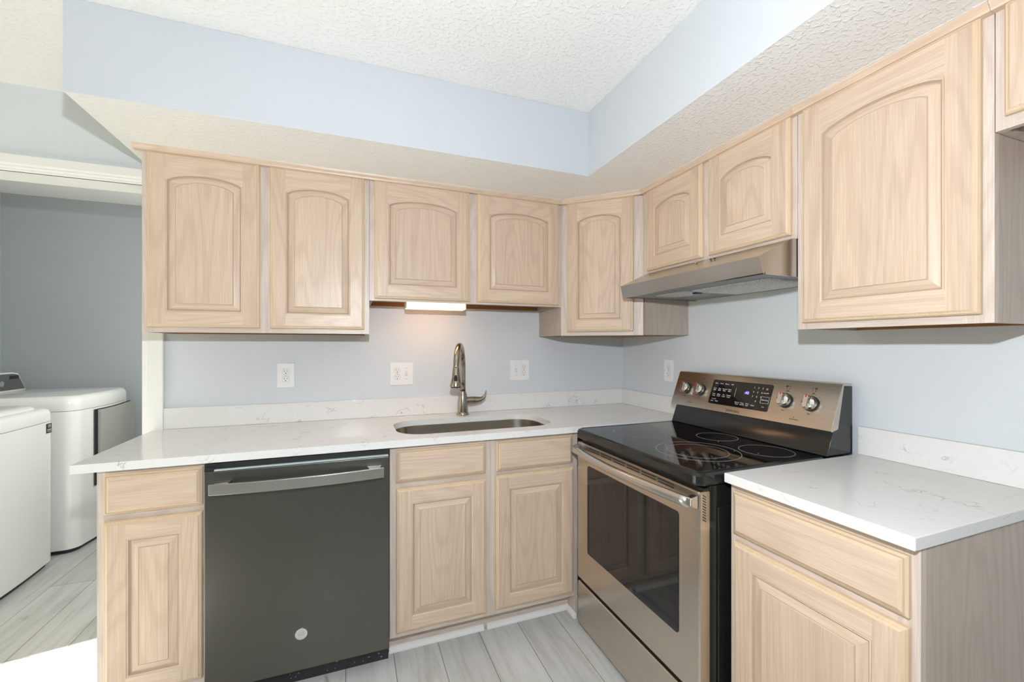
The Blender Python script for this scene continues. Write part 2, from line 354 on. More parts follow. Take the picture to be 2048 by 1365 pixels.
# ------------------------------------------------------------------ cabinets
def arch_loop(x0, x1, z0, zs, rise, n=16):
    """counter-clockwise from bottom left: BL, BR, right spring, arch..., left spring"""
    pts = [(x0, z0), (x1, z0)]
    w_ = x1-x0
    for k in range(n+1):
        t = k/n; x = x1-w_*t
        pts.append((x, zs+rise*(1-(2*t-1)**2)**.75 if 0 < k < n else zs))
    return pts
def inset_arch(d, x0, x1, z0, zs, rise, n=16): return arch_loop(x0+d, x1-d, z0+d, zs-d, rise, n)
def door_mesh(x0, x1, z0, z1, yf, T=.019, stile=.063, rail=.063, toprail=.080, rise=.028):
    """raised panel door; back at yf, front at yf-T (toward -y)"""
    b = MB(W_V, W_H, E_V, GRV)
    def V(p, y): return b.bm.verts.new((p[0], y, p[1]))
    yF = yf-T
    sp = z1-toprail-(rise if rise > 0 else 0)
    ox0, ox1, oz0 = x0+stile, x1-stile, z0+rail; n = 16
    def outer(d):                       # outline with corner triples
        a, c, e, g = x0+d, x1-d, z0+d, z1-d
        op = arch_loop(ox0, ox1, oz0, sp, rise, n); pts = []
        pts += [(a, oz0), (a, e), (ox0, e)]; pts += [(ox1, e), (c, e), (c, oz0)]; pts += [(c, sp), (c, g), (ox1, g)]
        pts += [(p[0], g) for p in op[3:-1]]
        pts += [(ox0, g), (a, g), (a, sp)]
        return pts
    rings = [(outer(.0), yf), (outer(0), yF+.009), (outer(.004), yF+.004), (outer(.007), yF+.0038), (outer(.012), yF)]
    R = [[V(p, y) for p in pts] for pts, y in rings]; m = len(R[0])
    for i, (A, B_) in enumerate(zip(R, R[1:])):
        for k in range(m):
            b.face([A[k], A[(k+1) % m], B_[(k+1) % m], B_[k]], E_V)
    b.face(R[0][::-1], W_V)
    op = arch_loop(ox0, ox1, oz0, sp, rise, n); O = [V(p, yF) for p in op]
    A = R[-1]; q = O[0]
    def corner(i, o): b.face([A[i], A[i+1], A[i+2], o], W_V)
    corner(0, O[0]); b.face([A[2], A[3], O[1], O[0]], W_H); corner(3, O[1]); b.face([A[5], A[6], O[2], O[1]], W_V); corner(6, O[2])
    tops = A[8:8+n+1]                   # ox1 .. ox0 along the top
    for k in range(n): b.face([tops[k], tops[k+1], O[2+k+1], O[2+k]], W_H)
    i = 8+n; corner(i, O[-1]); b.face([A[i+2], A[0], O[0], O[-1]], W_V)
    prof = [(.003, .0025, W_V), (.006, .0022, W_V), (.0095, .0085, GRV), (.012, .0095, GRV), (.0135, .0085, W_V), (.034, .0022, W_V), (.036, .0028, GRV), (.0375, .0004, W_V)]
    prev = O; k0 = len(O)
    for d, dep, mm in prof:
        cur = [V(p, yF+dep) for p in inset_arch(d, ox0, ox1, oz0, sp, rise, n)]
        for k in range(k0):
            mt = mm
            if mm is W_V and (k == 0 or 2 <= k < k0-1): mt = W_H
            b.face([prev[k], prev[(k+1) % k0], cur[(k+1) % k0], cur[k]], mt)
        prev = cur
    b.face(prev, W_V)
    return b
def drawer_mesh(x0, x1, z0, z1, yf, T=.019):
    b = MB(W_H, E_V); yF = yf-T
    prev = None
    for d, y, mm in ((0, yf, E_V), (0, yF+.010, E_V), (.005, yF+.0055, E_V), (.009, yF+.005, GRV), (.016, yF, E_V)):
        cur = [b.bm.verts.new((x, y, z)) for x, z in ((x0+d, z0+d), (x1-d, z0+d), (x1-d, z1-d), (x0+d, z1-d))]
        if prev:
            for k in range(4): b.face([prev[k], prev[(k+1) % 4], cur[(k+1) % 4], cur[k]], mm)
        else: b.face(cur[::-1], W_H)
        prev = cur
    b.face(prev, W_H)
    return b
def face_frame(par, x0, x1, z0, z1, yb, stiles, rails, T=.019):
    """stiles: list of (xa,xb) full height; rails: list of (za,zb); panels behind the doors close the rest"""
    b = MB(F_V, F_H); yF = yb-T
    for a, c in stiles: b.box(a, c, yF, yb, z0, z1, F_V)
    st = sorted(stiles)
    for (a, c), (d, e) in zip(st, st[1:]):
        for za, zb in rails: b.box(c, d, yF, yb, za, zb, F_H)
    return b.build('face_frame', par)
def crown(par, x0, x1, ytop, z=2.1325, m0=0, m1=0):
    """small top moulding; mitre extensions m0/m1 move the ends per unit projection"""
    prof = [(0, -.021), (-.0215, -.021), (-.0235, -.015), (-.031, -.006), (-.033, 0), (0, 0)]
    b = MB(W_H)
    b.loft([[(x0+m0*-q[0]*-1, ytop+q[0], z+q[1]) for q in prof], [(x1+m1*-q[0], ytop+q[0], z+q[1]) for q in prof]], W_H)
    cb = [(-.030, 0), (-.036, 0), (-.036, .0012), (-.030, .0012)]
    b.loft([[(x0+m0*-q[0]*-1, ytop+q[0], z+q[1]) for q in cb], [(x1+m1*-q[0], ytop+q[0], z+q[1]) for q in cb]], TRIM)
    return b.build('top_moulding', par)
ZU, ZT, DU = 1.3695, 2.132, .304
def upper(name, label, loc, rz, W, z0, doors, stiles, dtop=2.116, dbot=None, m0=0, m1=0, left_over=0, bottom_rail=.045, sideR=False):
    par = thing(name, label, 'cabinet', loc, rz, 'oak wall cabinets')
    G = .0006; oz = loc[2]; z0 -= oz; ZTl = ZT-oz; dtop -= oz
    b = MB(S_V, RAW)
    b.box(G, .016, -DU+.019, -.002, z0, ZTl-.001, S_V); b.box(W-.016, W-G, -DU+.019, -.002, z0, ZTl-.001, S_V)
    b.box(.016, W-.016, -DU+.0195, -.002, z0+.022, z0+.034, RAW)
    b.box(.016, W-.016, -DU+.0195, -.002, ZTl-.03, ZTl-.001, RAW)
    b.box(.016, W-.016, -.014, -.002, z0+.001, ZTl-.03, RAW)
    b.build('body', par)
    face_frame(par, G, W-G, z0, ZTl, -DU+.019, stiles, [(z0, z0+bottom_rail), (ZTl-.06, ZTl)])
    for a, c in doors:
        door_mesh(a, c, dbot-oz, dtop, -DU-.0005).build('door', par)
    crown(par, 0-left_over, W, -DU, 2.1325-oz, m0, m1)
    return par
xA = -2.553
# C1: double door over the dishwasher
upper('wall_cabinet', 'tall double-door upper cabinet left of the under-cabinet light, nearest the laundry opening', (xA, 0, 0), 0, 1.6685-1*-0+(-xA-1.6685)-1.6685+.0, ZU, [], [(0, .01)]) if False else None
WC1 = -1.669-xA
upper('wall_cabinet', 'double-door oak wall cabinet beside the laundry opening, above the dishwasher', (xA, 0, 0), 0, WC1, ZU,
      [(.021, .423), (.463, .861)], [(.0006, .038), (.418, .468), (WC1-.038, WC1-.0006)], dbot=1.391, left_over=.022)
x2 = -1.669; WC2 = -.633-x2
wc2 = upper('wall_cabinet', 'shorter double-door oak wall cabinet over the sink with a lamp under it', (x2, 0, 0), 0, WC2, 1.5325,
      [(.023, .495), (.539, 1.016)], [(.0006, .038), (.488, .546), (WC2-.038, WC2-.0006)], dbot=1.543, m1=-.41)
dr3 = [o for o in wc2.children if o.name.startswith('door')][0]
for dx, dz, a, c in ((.262, .132, .004, .008), (.256, .118, .002, .003), (.250, .108, .0015, .002), (.252, .101, .002, .0015), (.224, .052, .003, .006)):
    b = MB(TRIM); yy = -DU-.0195-.0003+(.0004 if dz > .09 else 0)
    b.loft([[(dx+a*q*math.cos(k*PI/5)*(1+.3*math.sin(k*2.3)), y_, dz+c*q*math.sin(k*PI/5)) for k in range(10)] for q, y_ in ((1, yy+.0006), (.7, yy-.0006))], TRIM)
    b.build('paint_speck', dr3).location.z = 0
# diagonal corner cabinet
def corner_cabinet():
    A_, B_ = Vector((-.6325, -.304)), Vector((-.304, -.6105))
    par = thing('corner_wall_cabinet', 'single-door oak wall cabinet set diagonally in the corner left of the hood', 'cabinet', group='oak wall cabinets')
    d = (B_-A_); Ld = d.length; ang = math.atan2(d.y, d.x)
    nrm = Vector((-math.sin(ang), math.cos(ang)))     # pointing into the corner
    b = MB(S_V, RAW); in_ = nrm*.019
    pts = [(-.6325, -.002), (-.6325, -.304+.012), (A_+in_+d.normalized()*.003)[:], (B_+in_-d.normalized()*.003)[:], (-.304+.012, -.6105), (-.002, -.6105), (-.002, -.002)]
    vb = [b.bm.verts.new((x, y, ZU+.001)) for x, y in pts]; vt = [b.bm.verts.new((x, y, ZT-.001)) for x, y in pts]
    b.face(vb, RAW); b.face(vt, RAW)
    for i in range(len(pts)): j = (i+1) % len(pts); b.face([vb[i], vb[j], vt[j], vt[i]], S_V)
    b.build('body', par)
    # front pieces in a rotated local frame
    def place(o): o.location = (A_.x, A_.y, 0); o.rotation_euler = (0, 0, ang); return o
    b = MB(F_V, F_H)
    b.box(.0, .05, 0, .019, ZU, ZT, F_V); b.box(Ld-.052, Ld, 0, .019, ZU, ZT, F_V)
    b.box(.05, Ld-.052, 0, .019, ZU, ZU+.045, F_H); b.box(.05, Ld-.052, 0, .019, ZT-.06, ZT, F_H)
    place(b.build('face_frame', par))
    place(door_mesh(.036, Ld-.050, 1.391, 2.116, -.0005, stile=.060).build('door', par))
    b = MB(W_H); prof = [(0, -.021), (-.0215, -.021), (-.0235, -.015), (-.031, -.006), (-.033, 0), (0, 0)]
    z = 2.1325
    for pr, mm in ((prof, W_H), ([(-.030, 0), (-.036, 0), (-.036, .0012), (-.030, .0012)], TRIM)):
        b.loft([[(-.41*q[0]*1, q[0], z+q[1]) for q in pr], [(Ld+.43*q[0], q[0], z+q[1]) for q in pr]], mm)
    place(b.build('top_moulding', par))
corner_cabinet()
R90 = -PI/2
y3 = -.6112; WC3 = 1.4405-.6112
upper('wall_cabinet', 'short double-door oak wall cabinet directly above the steel range hood', (0, y3, 0), R90, WC3, 1.6855,
      [(.043, .413), (.449, .811)], [(.0006, .048), (.404, .456), (WC3-.038, WC3-.0006)], dbot=1.700, dtop=2.116, m0=.41)
y4 = -1.441; WC4 = 1.9205-1.441
upper('wall_cabinet', 'tall single-door oak wall cabinet right of the range hood', (0, y4, 0), R90, WC4, ZU,
      [(.023, .459)], [(.0006, .038), (WC4-.058, WC4-.0006)], dbot=1.391)
y5 = -1.9212; WC5 = .9
upper('wall_cabinet', 'high short oak wall cabinet cut off at the upper right edge', (0, y5, 0), R90, WC5, 1.826,
      [(.019, .44), (.46, .88)], [(.0006, .035), (.43, .47), (WC5-.038, WC5-.0006)], dbot=1.854)

# base cabinets
ZB = .8865
def base(label, loc, rz, W, yF, doors, drawers, stiles, kick=True, side_right=False):
    par = thing('base_cabinet', label, 'cabinet', loc, rz, 'oak base cabinets')
    b = MB(S_V, RAW)
    b.box(.0006, .018, -yF+.0195, -.022, .078, ZB-.001, S_V); b.box(W-.018, W-.0006, -yF+.0195, -.022, .078, ZB-.001, S_V)
    b.box(.018, W-.018, -yF+.0195, -.022, .078, .094, RAW); b.box(.018, W-.018, -.030, -.022, .094, ZB-.001, RAW)
    b.box(.0006, W-.0006, -yF+.075, -.022, FZ+.001, .078, F_H)
    if side_right: b.box(W-.018, W-.0006, -yF+.0195, -.022, FZ+.001, .078, S_V)
    b.build('body', par)
    face_frame(par, 0, W, .075, ZB, -yF+.019, stiles, [(.075, .115), (.700, .742), (.862, ZB)])
    for a, c, z0, z1 in doors: door_mesh(a, c, z0, z1, -yF-.0005, toprail=.063, rise=0).build('door', par)
    for a, c, z0, z1 in drawers: drawer_mesh(a, c, z0, z1, -yF-.0005).build('drawer_front', par)
    return par
xb0 = -2.562
base('narrow oak base cabinet at the left end of the counter, beside the dishwasher', (xb0, 0, 0), 0, .310, .61,
     [(.023, .305, .104, .711)], [(.023, .305, .734, .872)], [(.0006, .032), (.292, .3094)])
xb1 = -1.599; WB1 = -.700-xb1
base('double-door oak sink base cabinet between dishwasher and range', (xb1, 0, 0), 0, WB1, .61,
     [(.026, .421, .098, .708), (.468, .872, .100, .717)], [(.026, .421, .733, .869), (.471, .866, .735, .873)],
     [(.0006, .040), (.412, .476), (WB1-.038, WB1-.0145), (WB1-.0140, WB1-.0006)])
b = MB(F_V); b.box(-.7140, -.7006, -.610, -.5358, FZ+.001, .0745, F_V)
tag(b.build('filler_panel'), 'short oak filler strip closing the toe kick beside the range', 'panel')
yb = -1.4600; WBB = 1.9345-1.4600
base('oak base cabinet right of the range under the short counter', (0, yb, 0), R90, WBB, .632,
     [(.020, .458, .09, .712)], [(.016, .458, .733, .866)], [(.0006, .03), (WBB-.040, WBB-.0006)], side_right=True)
# white shoe moulding along the toe kick
def shoe(pts, name='trim_3'):
    b = MB()
    for (x0, y0), (x1, y1) in zip(pts, pts[1:]):
        d = Vector((x1-x0, y1-y0)).normalized(); nn = Vector((d.y, -d.x))
        rg = []
        for (px, py) in ((x0, y0), (x1, y1)):
            rg.append([(px+nn.x*u, py+nn.y*u, z) for u, z in ((0, FZ+.0008), (.016, FZ+.0008), (.016, FZ+.006), (.0125, FZ+.016), (.006, FZ+.022), (0, FZ+.024))])
        b.loft(rg, TRIM)
    struct(name, b)
shoe([(-1.598, -.5360), (-1.166, -.5360)], 'trim_3'); shoe([(-1.150, -.5360), (-.7148, -.5360)], 'trim_4')
shoe([(-.7148, -.553), (-.7148, -.628)], 'trim_5')

# ------------------------------------------------------------------ countertops
def slab(outer, hole, z0, z1):
    b = MB(QUARTZ); es = []
    for lp in [outer]+([hole] if hole else []):
        vs = [b.bm.verts.new((x, y, z1)) for x, y in lp]
        es += [b.bm.edges.new((vs[i], vs[(i+1) % len(vs)])) for i in range(len(vs))]
    bmesh.ops.triangle_fill(b.bm, use_beauty=True, use_dissolve=False, edges=es)
    r = bmesh.ops.extrude_face_region(b.bm, geom=list(b.bm.faces))
    for v in [g for g in r['geom'] if isinstance(g, bmesh.types.BMVert)]: v.co.z = z0
    for f in b.bm.faces: f.material_index = 0
    return b
ZK = .918; ZK0 = .8885
hole = rrect(-1.556, -.778, -.556, -.178, .125, 10)
ct = slab([(-2.6176, -.6423), (-.7445, -.6423), (-.7445, -.6425), (-.0005, -.6425), (-.0005, -.0005), (-2.5775, -.0005), (-2.5775, -.0245), (-2.6176, -.0245)], hole, ZK0, ZK)
tag(ct.build('countertop', bevel=.003), 'long white quartz countertop with the sink cut into it', 'countertop')
b = slab([(-.6637, -1.9398), (-.0005, -1.9398), (-.0005, -1.4612), (-.6637, -1.4612)], None, ZK0, ZK)
tag(b.build('countertop', bevel=.003), 'short white quartz countertop right of the range', 'countertop')
b = MB(QUARTZ); b.box(-2.5775, -.0205, -.020, -.0005, ZK+.0005, 1.017, QUARTZ)
tag(b.build('backsplash', bevel=.0015), 'long white quartz backsplash strip behind the sink', 'backsplash')
b = MB(QUARTZ); b.box(-.020, -.0005, -.6425, -.0005, ZK+.0005, 1.017, QUARTZ)
tag(b.build('backsplash', bevel=.0015), 'short white quartz backsplash strip between the corner and the range', 'backsplash')
b = MB(QUARTZ); b.box(-.020, -.0005, -1.9398, -1.463, ZK+.0005, 1.019, QUARTZ)
tag(b.build('backsplash', bevel=.0015), 'white quartz backsplash strip right of the range', 'backsplash')

# ------------------------------------------------------------------ sink
sk = thing('kitchen_sink', 'undermount stainless steel sink below the faucet', 'sink', (-1.167, -.367, ZK0))
b = MB(SINKM); rings = []
for d, z, r in ((-.02, -.0008, .14), (-.004, -.0008, .127), (-.004, -.004, .127), (.0, -.03, .122), (.004, -.17, .115), (.018, -.192, .10), (.05, -.200, .08), (.15, -.203, .03)):
    rings.append([(x+1.167, y+.367, z) for x, y in rrect(-1.556+d, -.778-d, -.556+d, -.178-d, r, 10)])
b.loft(rings, SINKM, cap=False, smooth=True)
b.face([b.bm.verts.new(p) for p in rings[-1]], SINKM); bmesh.ops.remove_doubles(b.bm, verts=b.bm.verts, dist=1e-5)
o = b.build('basin', sk); o.modifiers.new('s', 'SOLIDIFY').thickness = -.0015
b = MB(CHROME); b.ring((0, 0, -.2025), .038, .006, .002, CHROME); b.cyl((0, 0, -.2028), .034, .001, DARK); b.build('drain', sk)

# ------------------------------------------------------------------ faucet
fc = thing('kitchen_faucet', 'brushed nickel pull-down gooseneck faucet behind the sink', 'faucet', (-1.155, -.098, ZK+.0005))
b = MB(NICK)
b.tube([(0, 0, 0), (0, 0, .006), (0, 0, .012), (0, 0, .016), (0, 0, .05), (0, 0, .09), (0, 0, .12), (0, 0, .134), (0, 0, .136)],
       [.036, .036, .034, .0305, .0305, .0285, .0225, .0175, .0175], NICK, 32)
b.build('base', fc, smooth_angle=40)
HX, HY = -.083, -.190           # where the spray head hangs
b = MB(NICK); pts = [(0, 0, .136), (0, 0, .20)]; n = 22; zt = .27; H = .125
for k in range(n+1):
    t = PI*k/n*.965; f = (1-math.cos(t))/2
    pts.append((HX*f, HY*f, zt+H*math.sin(t)))
pts.append((HX*1.005, HY*1.005, .285-.01))
b.tube(pts, .0162, NICK, 24)
b.build('neck', fc)
b = MB(NICK)
b.tube([(HX, HY, .2755), (HX-.001, HY-.002, .268), (HX-.002, HY-.004, .24), (HX-.003, HY-.007, .21), (HX-.004, HY-.010, .185), (HX-.004, HY-.010, .181)], [.0175, .0182, .0205, .0255, .0325, .0315], NICK, 28)
sh = b.build('spray_head', fc, smooth_angle=40)
b = MB(BLKM); b.cyl((HX-.004, HY-.010, .176), .0265, .0052, BLKM); b.cyl((HX-.004, HY-.010, .172), .010, .0045, CHROME); b.build('nozzle', sh)
dv = Vector((-.28, -1, 0)).normalized()
b = MB(BLKM); M = Matrix.Translation((HX-.003+dv.x*.0225, HY-.007+dv.y*.0225, .222)) @ Matrix.Rotation(math.atan2(dv.x, -dv.y)*1, 4, 'Z') @ Matrix.Rotation(.16, 4, 'X')
rg = [[M @ Vector((math.cos(a)*.0095*s_, -dpt, math.sin(a)*.021*s_)) for a in [k*2*PI/24 for k in range(24)]] for s_, dpt in ((1, -.006), (1, .003), (.8, .0045))]
b.loft(rg, BLKM, smooth=False); b.build('button', sh)
b = MB(NICK); z = .079
b.tube([(.016, 0, z), (.064, 0, z)], .0235, NICK, 28)
b.tube([(.0655, 0, z), (.085, 0, z), (.105, -.001, z+.003), (.122, -.002, z+.012), (.133, -.003, z+.028), (.137, -.004, z+.046), (.138, -.004, z+.055)],
       [(.0235, .0235), (.0225, .022), (.019, .0175), (.0145, .012), (.010, .0065), (.0075, .004), (.003, .002)], NICK, 24)
b.cyl((.058, -.0236, z+.001), .0015, .0004, DARK, 'y')
b.build('lever_handle', fc, smooth_angle=40)

SEAM2 = simple('plate_seam', (.42, .42, .41), .5)
# ------------------------------------------------------------------ outlets
def wall_plate(label, x, zc, w_, layout, rz=0, wy=0, h=.127, name='wall_outlet'):
    loc = (x, -.0005, zc) if rz == 0 else (-.0005, x, zc)
    par = thing(name, label, 'outlet', loc, rz, 'outlet plates along the backsplash')
    b = MB(PLATE); b.box(-w_/2, w_/2, -.0055, 0, -h/2, h/2, PLATE); b.build('cover_plate', par, bevel=.002)
    for kind, cx in layout:
        if kind == 'duplex':
            b = MB(PLATE)
            for s_ in (1, -1):
                zz = s_*.0195
                prof = [(cx+.0165*math.cos(a), zz+max(-.0135, min(.0135, .0175*math.sin(a)))) for a in [k*2*PI/28 for k in range(28)]]
                b.loft([[(u, -.0057, v) for u, v in prof], [(u, -.0075, v) for u, v in prof]], PLATE)
                prof2 = [(cx+.0176*math.cos(a), zz+max(-.0146, min(.0146, .0186*math.sin(a)))) for a in [k*2*PI/28 for k in range(28)]]
                b.loft([[(u, -.0050, v) for u, v in prof2], [(u, -.00575, v) for u, v in prof2]], SEAM2)
                for dx, hh in ((-.0063, .0085), (.0063, .0070)): b.box(cx+dx-.0011, cx+dx+.0011, -.0078, -.0074, zz+.0035-hh/2, zz+.0035+hh/2, DARK)
                b.cyl((cx, -.0078, zz-.0075), .0026, .0004, DARK, 'y', 14)
            b.cyl((cx, -.0066, 0), .0028, .001, CHROME, 'y', 14)
            b.build('receptacle', par)
        if kind == 'switch':
            b = MB(PLATE); b.box(cx-.0062, cx+.0062, -.0062, -.0054, -.0125, .0125, SEAM2)
            b.prism([(-.006, -.011), (-.006, .011), (-.0165, .0085), (-.015, .0035)], cx-.0048, cx+.0048, 'x', PLATE)
            for s_ in (1, -1): b.cyl((cx, -.0064, s_*.030), .0028, .001, SEAM2, 'y', 14)
            b.build('switch', par)
wall_plate('single white duplex outlet plate above the dishwasher', -2.0675, 1.1595, .081, [('duplex', 0)])
wall_plate('wide white plate left of the faucet, outlet on its left and switch on its right', -1.4855, 1.1545, .127, [('duplex', -.024), ('switch', .026)])
wall_plate('wide white plate right of the faucet, switch on its left and outlet on its right', -.7665, 1.159, .125, [('switch', -.024), ('duplex', .026)])
wall_plate('small white outlet plate on the range wall beside the range console', -.4595, 1.1655, .079, [('duplex', 0)], R90)

# ------------------------------------------------------------------ under-cabinet light
ul = thing('under_cabinet_light', 'glowing white lamp under the wall cabinet over the sink', 'lamp', (-1.335, -.225, 1.505))
b = MB(PLATE); b.box(-.152, .152, -.04, .04, .030, .0485, PLATE); b.box(-.156, -.1515, -.042, .042, .001, .0485, PLATE); b.box(.1515, .156, -.042, .042, .001, .0485, PLATE); b.build('housing', ul)
b = MB(LENS); b.prism([(-.036, .0005), (.036, .0005), (.039, .0295), (-.039, .0295)], -.151, .151, 'x', LENS); b.build('diffuser', ul)

# ------------------------------------------------------------------ dishwasher
dw = thing('dishwasher', 'dark slate dishwasher with a curved steel bar handle under the long counter', 'dishwasher', (-1.924, -.025, 0))
b = MB(BLKM)
b.box(-.318, .318, -.58, 0, .10, .868, BLKM); b.box(-.322, .322, -.615, -.58, .862, .8845, BLKM); b.box(-.300, .300, -.540, -.5, FZ+.001, .10, BLKM)
b.build('body', dw)
b = MB(BLKM); b.box(-.316, .322, -.550, -.542, FZ+.001, .0995, BLKM)
for k in range(26):
    x = random.uniform(-.2, .31); z = random.uniform(-.02, .04); s_ = random.uniform(.0008, .003)
    b.box(x, x+s_*random.choice((1, 3)), -.5505, -.5498, z, z+s_, PRINT_W)
b.build('toe_kick', dw)
b = MB(SLATE); b.box(-.3205, .3205, -.626, -.5805, .063, .858, SLATE); dd = b.build('door', dw, bevel=.004)
b = MB(FILM); b.box(-.29, .316, -.624, -.600, .8585, .864, FILM); b.box(-.3205, -.291, -.622, -.600, .8585, .872, BLKM); b.box(-.319, .319, -.599, -.590, .8645, .876, BLKM); b.box(-.25, .3, -.6, -.5985, .868, .8725, CHROME)
b.build('door_top_strip', dd)
b = MB(HNDL); n = 24; rg = []
for k in range(n+1):
    t = k/n; x = -.297+.594*t; bow = .022*(1-(2*t-1)**2)
    y = -.665-bow
    rg.append([(x, y, .7835), (x, y, .8225), (x, y+.010, .8225), (x, y+.010, .7835)])
b.loft(rg, HNDL); hd = b.build('handle', dd, bevel=.0015)
for s_ in (-1, 1):
    b = MB(HNDL); xa = s_*.262
    b.loft([[(xa-.03, -.6265, .80), (xa+.03, -.6265, .80), (xa+.03, -.6265, .826), (xa-.03, -.6265, .826)], [(xa-.022, -.6555, .798), (xa+.022, -.6555, .798), (xa+.022, -.6555, .8215), (xa-.022, -.6555, .8215)]], HNDL)
    b.build('bracket', hd, bevel=.003)
b = MB(CHROME); b.cyl((-.006, -.6285, .205), .0215, .0022, CHROME, 'y', 40); bd = b
rgs = [[(-.006+q*math.cos(k*2*PI/40), yy, .205+q*math.sin(k*2*PI/40)) for k in range(40)] for q, yy in ((.0215, -.6285), (.0215, -.6298), (.0195, -.6298), (.0195, -.6285))]
b.loft(rgs, CHROME, False); text(b, 'GE', .020, face_M(-.006, -.6288, .205), HNDL, .0008)
b.build('round_badge', dd)
b = MB(PRINT_D); text(b, 'SLATE', .0075, face_M(.12, -.6263, .842), PRINT_D, .0003) if False else b.box(.04, .055, -.6263, -.626, .8445, .8475, PRINT_D); b.build('indicator', dd)

# ------------------------------------------------------------------ range (local x along the wall to the right, local -y into the room)
W = .775
rg_ = thing('electric_range', 'freestanding stainless and black glass-top electric range in the corner', 'range', (0, -.666, 0), R90)
b = MB(BLK)
b.box(.010, W-.010, -.690, -.03, -.008, .870, BLK)
for k in range(5): b.box(W-.010, W-.0045, -.66+k*.115, -.60+k*.115, .06, .80, BLK)   # pressed ribs of the side panel
b.box(.03, W-.03, -.66, -.08, FZ+.001, .02, BLKM)
b.build('body', rg_, bevel=.003)
# cooktop
b = MB(BLK, GLASS); rings = []
for d, z in ((.010, .8715), (.002, .8755), (0, .882), (0, .905), (.004, .9145), (.010, .918), (.014, .918), (.018, .9165)):
    rings.append([(x, y, z) for x, y in rrect(d, W-d, -.745+d, -.150, .030 if d < .012 else .02, 8)])
b.loft(rings, BLK, cap=False, smooth=False)
b.face([b.bm.verts.new(p) for p in rings[-1]], GLASS); b.face([b.bm.verts.new(p) for p in rings[0]][::-1], BLK)
bmesh.ops.remove_doubles(b.bm, verts=b.bm.verts, dist=1e-5)
ck = b.build('cooktop', rg_, smooth_angle=12)
def burner(x, y, r, r2=None):
    b = MB(RING); z = .9166
    b.ring((x, y, z), r, .0011, .0003, RING)
    if r2: b.ring((x, y, z), r2, .0009, .0003, RING)
    for q in (r*.5, ): b.ring((x, y, z), q, .0003, .0002, simple('faint_ring', (.03, .03, .03), .3)) if False else None
    b.build('burner_ring', ck)
burner(.190, -.515, .118); burner(.548, -.528, .148, .108); burner(.388, -.262, .082); burner(.640, -.285, .092)
for x, y in ((.46, -.33), (.60, -.40), (.66, -.35)):
    b = MB(PRINT_W); b.cyl((x, y, .9166), .0018, .0003, PRINT_W, n=10); b.build('hot_surface_lamp', ck)
# oven door
yD = -.735
b = MB(STEEL, BLK)
b.loft([[(x, y, z) for (x, z) in rrect(.006, W-.006, .208, .856, .006, 3)] for y in (-.6945, yD+.004)] +
       [[(x, yD, z) for (x, z) in rrect(.010, W-.010, .212, .852, .006, 3)]], STEEL)
od = b.build('oven_door', rg_)
b = MB(GLASS); wr = rrect(.100, .679, .358, .762, .012, 5)
b.loft([[(x, yD-.0006, z) for x, z in wr], [(x, yD-.0018, z) for x, z in wr]], GLASS)
ow = b.build('oven_window', od)
b = MB(RING)
wi = rrect(.135, .640, .40, .715, .03, 5)
b.loft([[(x, yD-.0019, z) for x, z in rrect(.135, .640, .40, .722, .02, 5)], [(x, yD-.0021, z) for x, z in rrect(.136, .639, .401, .721, .02, 5)]], simple('inner_pane', (.014, .014, .011), .05, spec=.6))
b.build('inner_pane', ow)
# handle
b = MB(HNDL); n = 28; pts = []
for k in range(n+1):
    t = k/n; x = .022+(W-.044)*t; pts.append((x, yD-.030-.026*math.sin(PI*t), .824))
b.tube(pts, [(.0135, .017)]*(n+1), HNDL, 20)
hh = b.build('door_handle', od)
for xx in (.022, W-.022):
    b = MB(HNDL); b.loft([[(xx-.012, yD-.0005, .800), (xx+.012, yD-.0005, .800), (xx+.012, yD-.0005, .846), (xx-.012, yD-.0005, .846)], [(xx-.012, yD-.030, .812), (xx+.012, yD-.030, .812), (xx+.012, yD-.030, .838), (xx-.012, yD-.030, .838)]], HNDL)
    b.build('bracket', hh, bevel=.004)
# top vents in the door
b = MB(DARK)
for k in range(6):
    xa = .118+k*.092
    for zz in (.8425, .8325): b.box(xa, xa+.080, yD-.0004, yD+.001, zz, zz+.0045, DARK)
b.build('top_vent_slots', od)
b = MB(DARK)
for k in range(10):
    z = .842-k*.0085
    M = Matrix.Translation((W-.0058, -.716, z)) @ Matrix.Rotation(math.radians(-32), 4, 'X')
    b.box(-.0004, .0004, -.008, .008, -.0014, .0014, DARK, M)
b.build('side_vent_slots', od)
# drawer
b = MB(STEEL)
b.loft([[(x, y, z) for (x, z) in rrect(.006, W-.006, -.014, .190, .005, 3)] for y in (-.6945, yD+.006)] + [[(x, yD+.002, z) for (x, z) in rrect(.010, W-.010, -.010, .186, .005, 3)]], STEEL)
b.build('storage_drawer', rg_)
b = MB(BLKM); b.box(.012, W-.012, -.712, -.691, .150, .862, BLKM); b.build('front_gap', rg_)
# back guard
b = MB(BLK)
b.prism([(-.045, .9185), (-.170, .9185), (-.166, .925), (-.138, .998), (-.138, 1.010), (-.112, 1.010), (-.076, 1.165), (-.030, 1.165), (-.030, .9185)], .004, W+.010, 'x', BLK)
bg = b.build('backguard', rg_, bevel=.002)
th = math.atan2(.062, .166)
b = MB(STEEL)
pr = [(-.150, 1.006), (-.0885, 1.170), (-.085, 1.1745), (-.079, 1.176), (-.036, 1.176), (-.036, 1.1665), (-.079, 1.1665), (-.112, 1.0115), (-.146, 1.003)]
b.prism(pr, -.024, W+.012, 'x', STEEL)
cp = b.build('control_panel', bg, bevel=.0015)
def PM(x, z, off=.0):                # frame on the tilted panel: x along, z height
    t = (z-1.006)/.164; y = -.150+.0615*t
    nrm = Vector((0, -math.cos(th), math.sin(th)))
    return Matrix.Translation(Vector((x, y, z))+nrm*off) @ Matrix.Rotation(-th, 4, 'X')
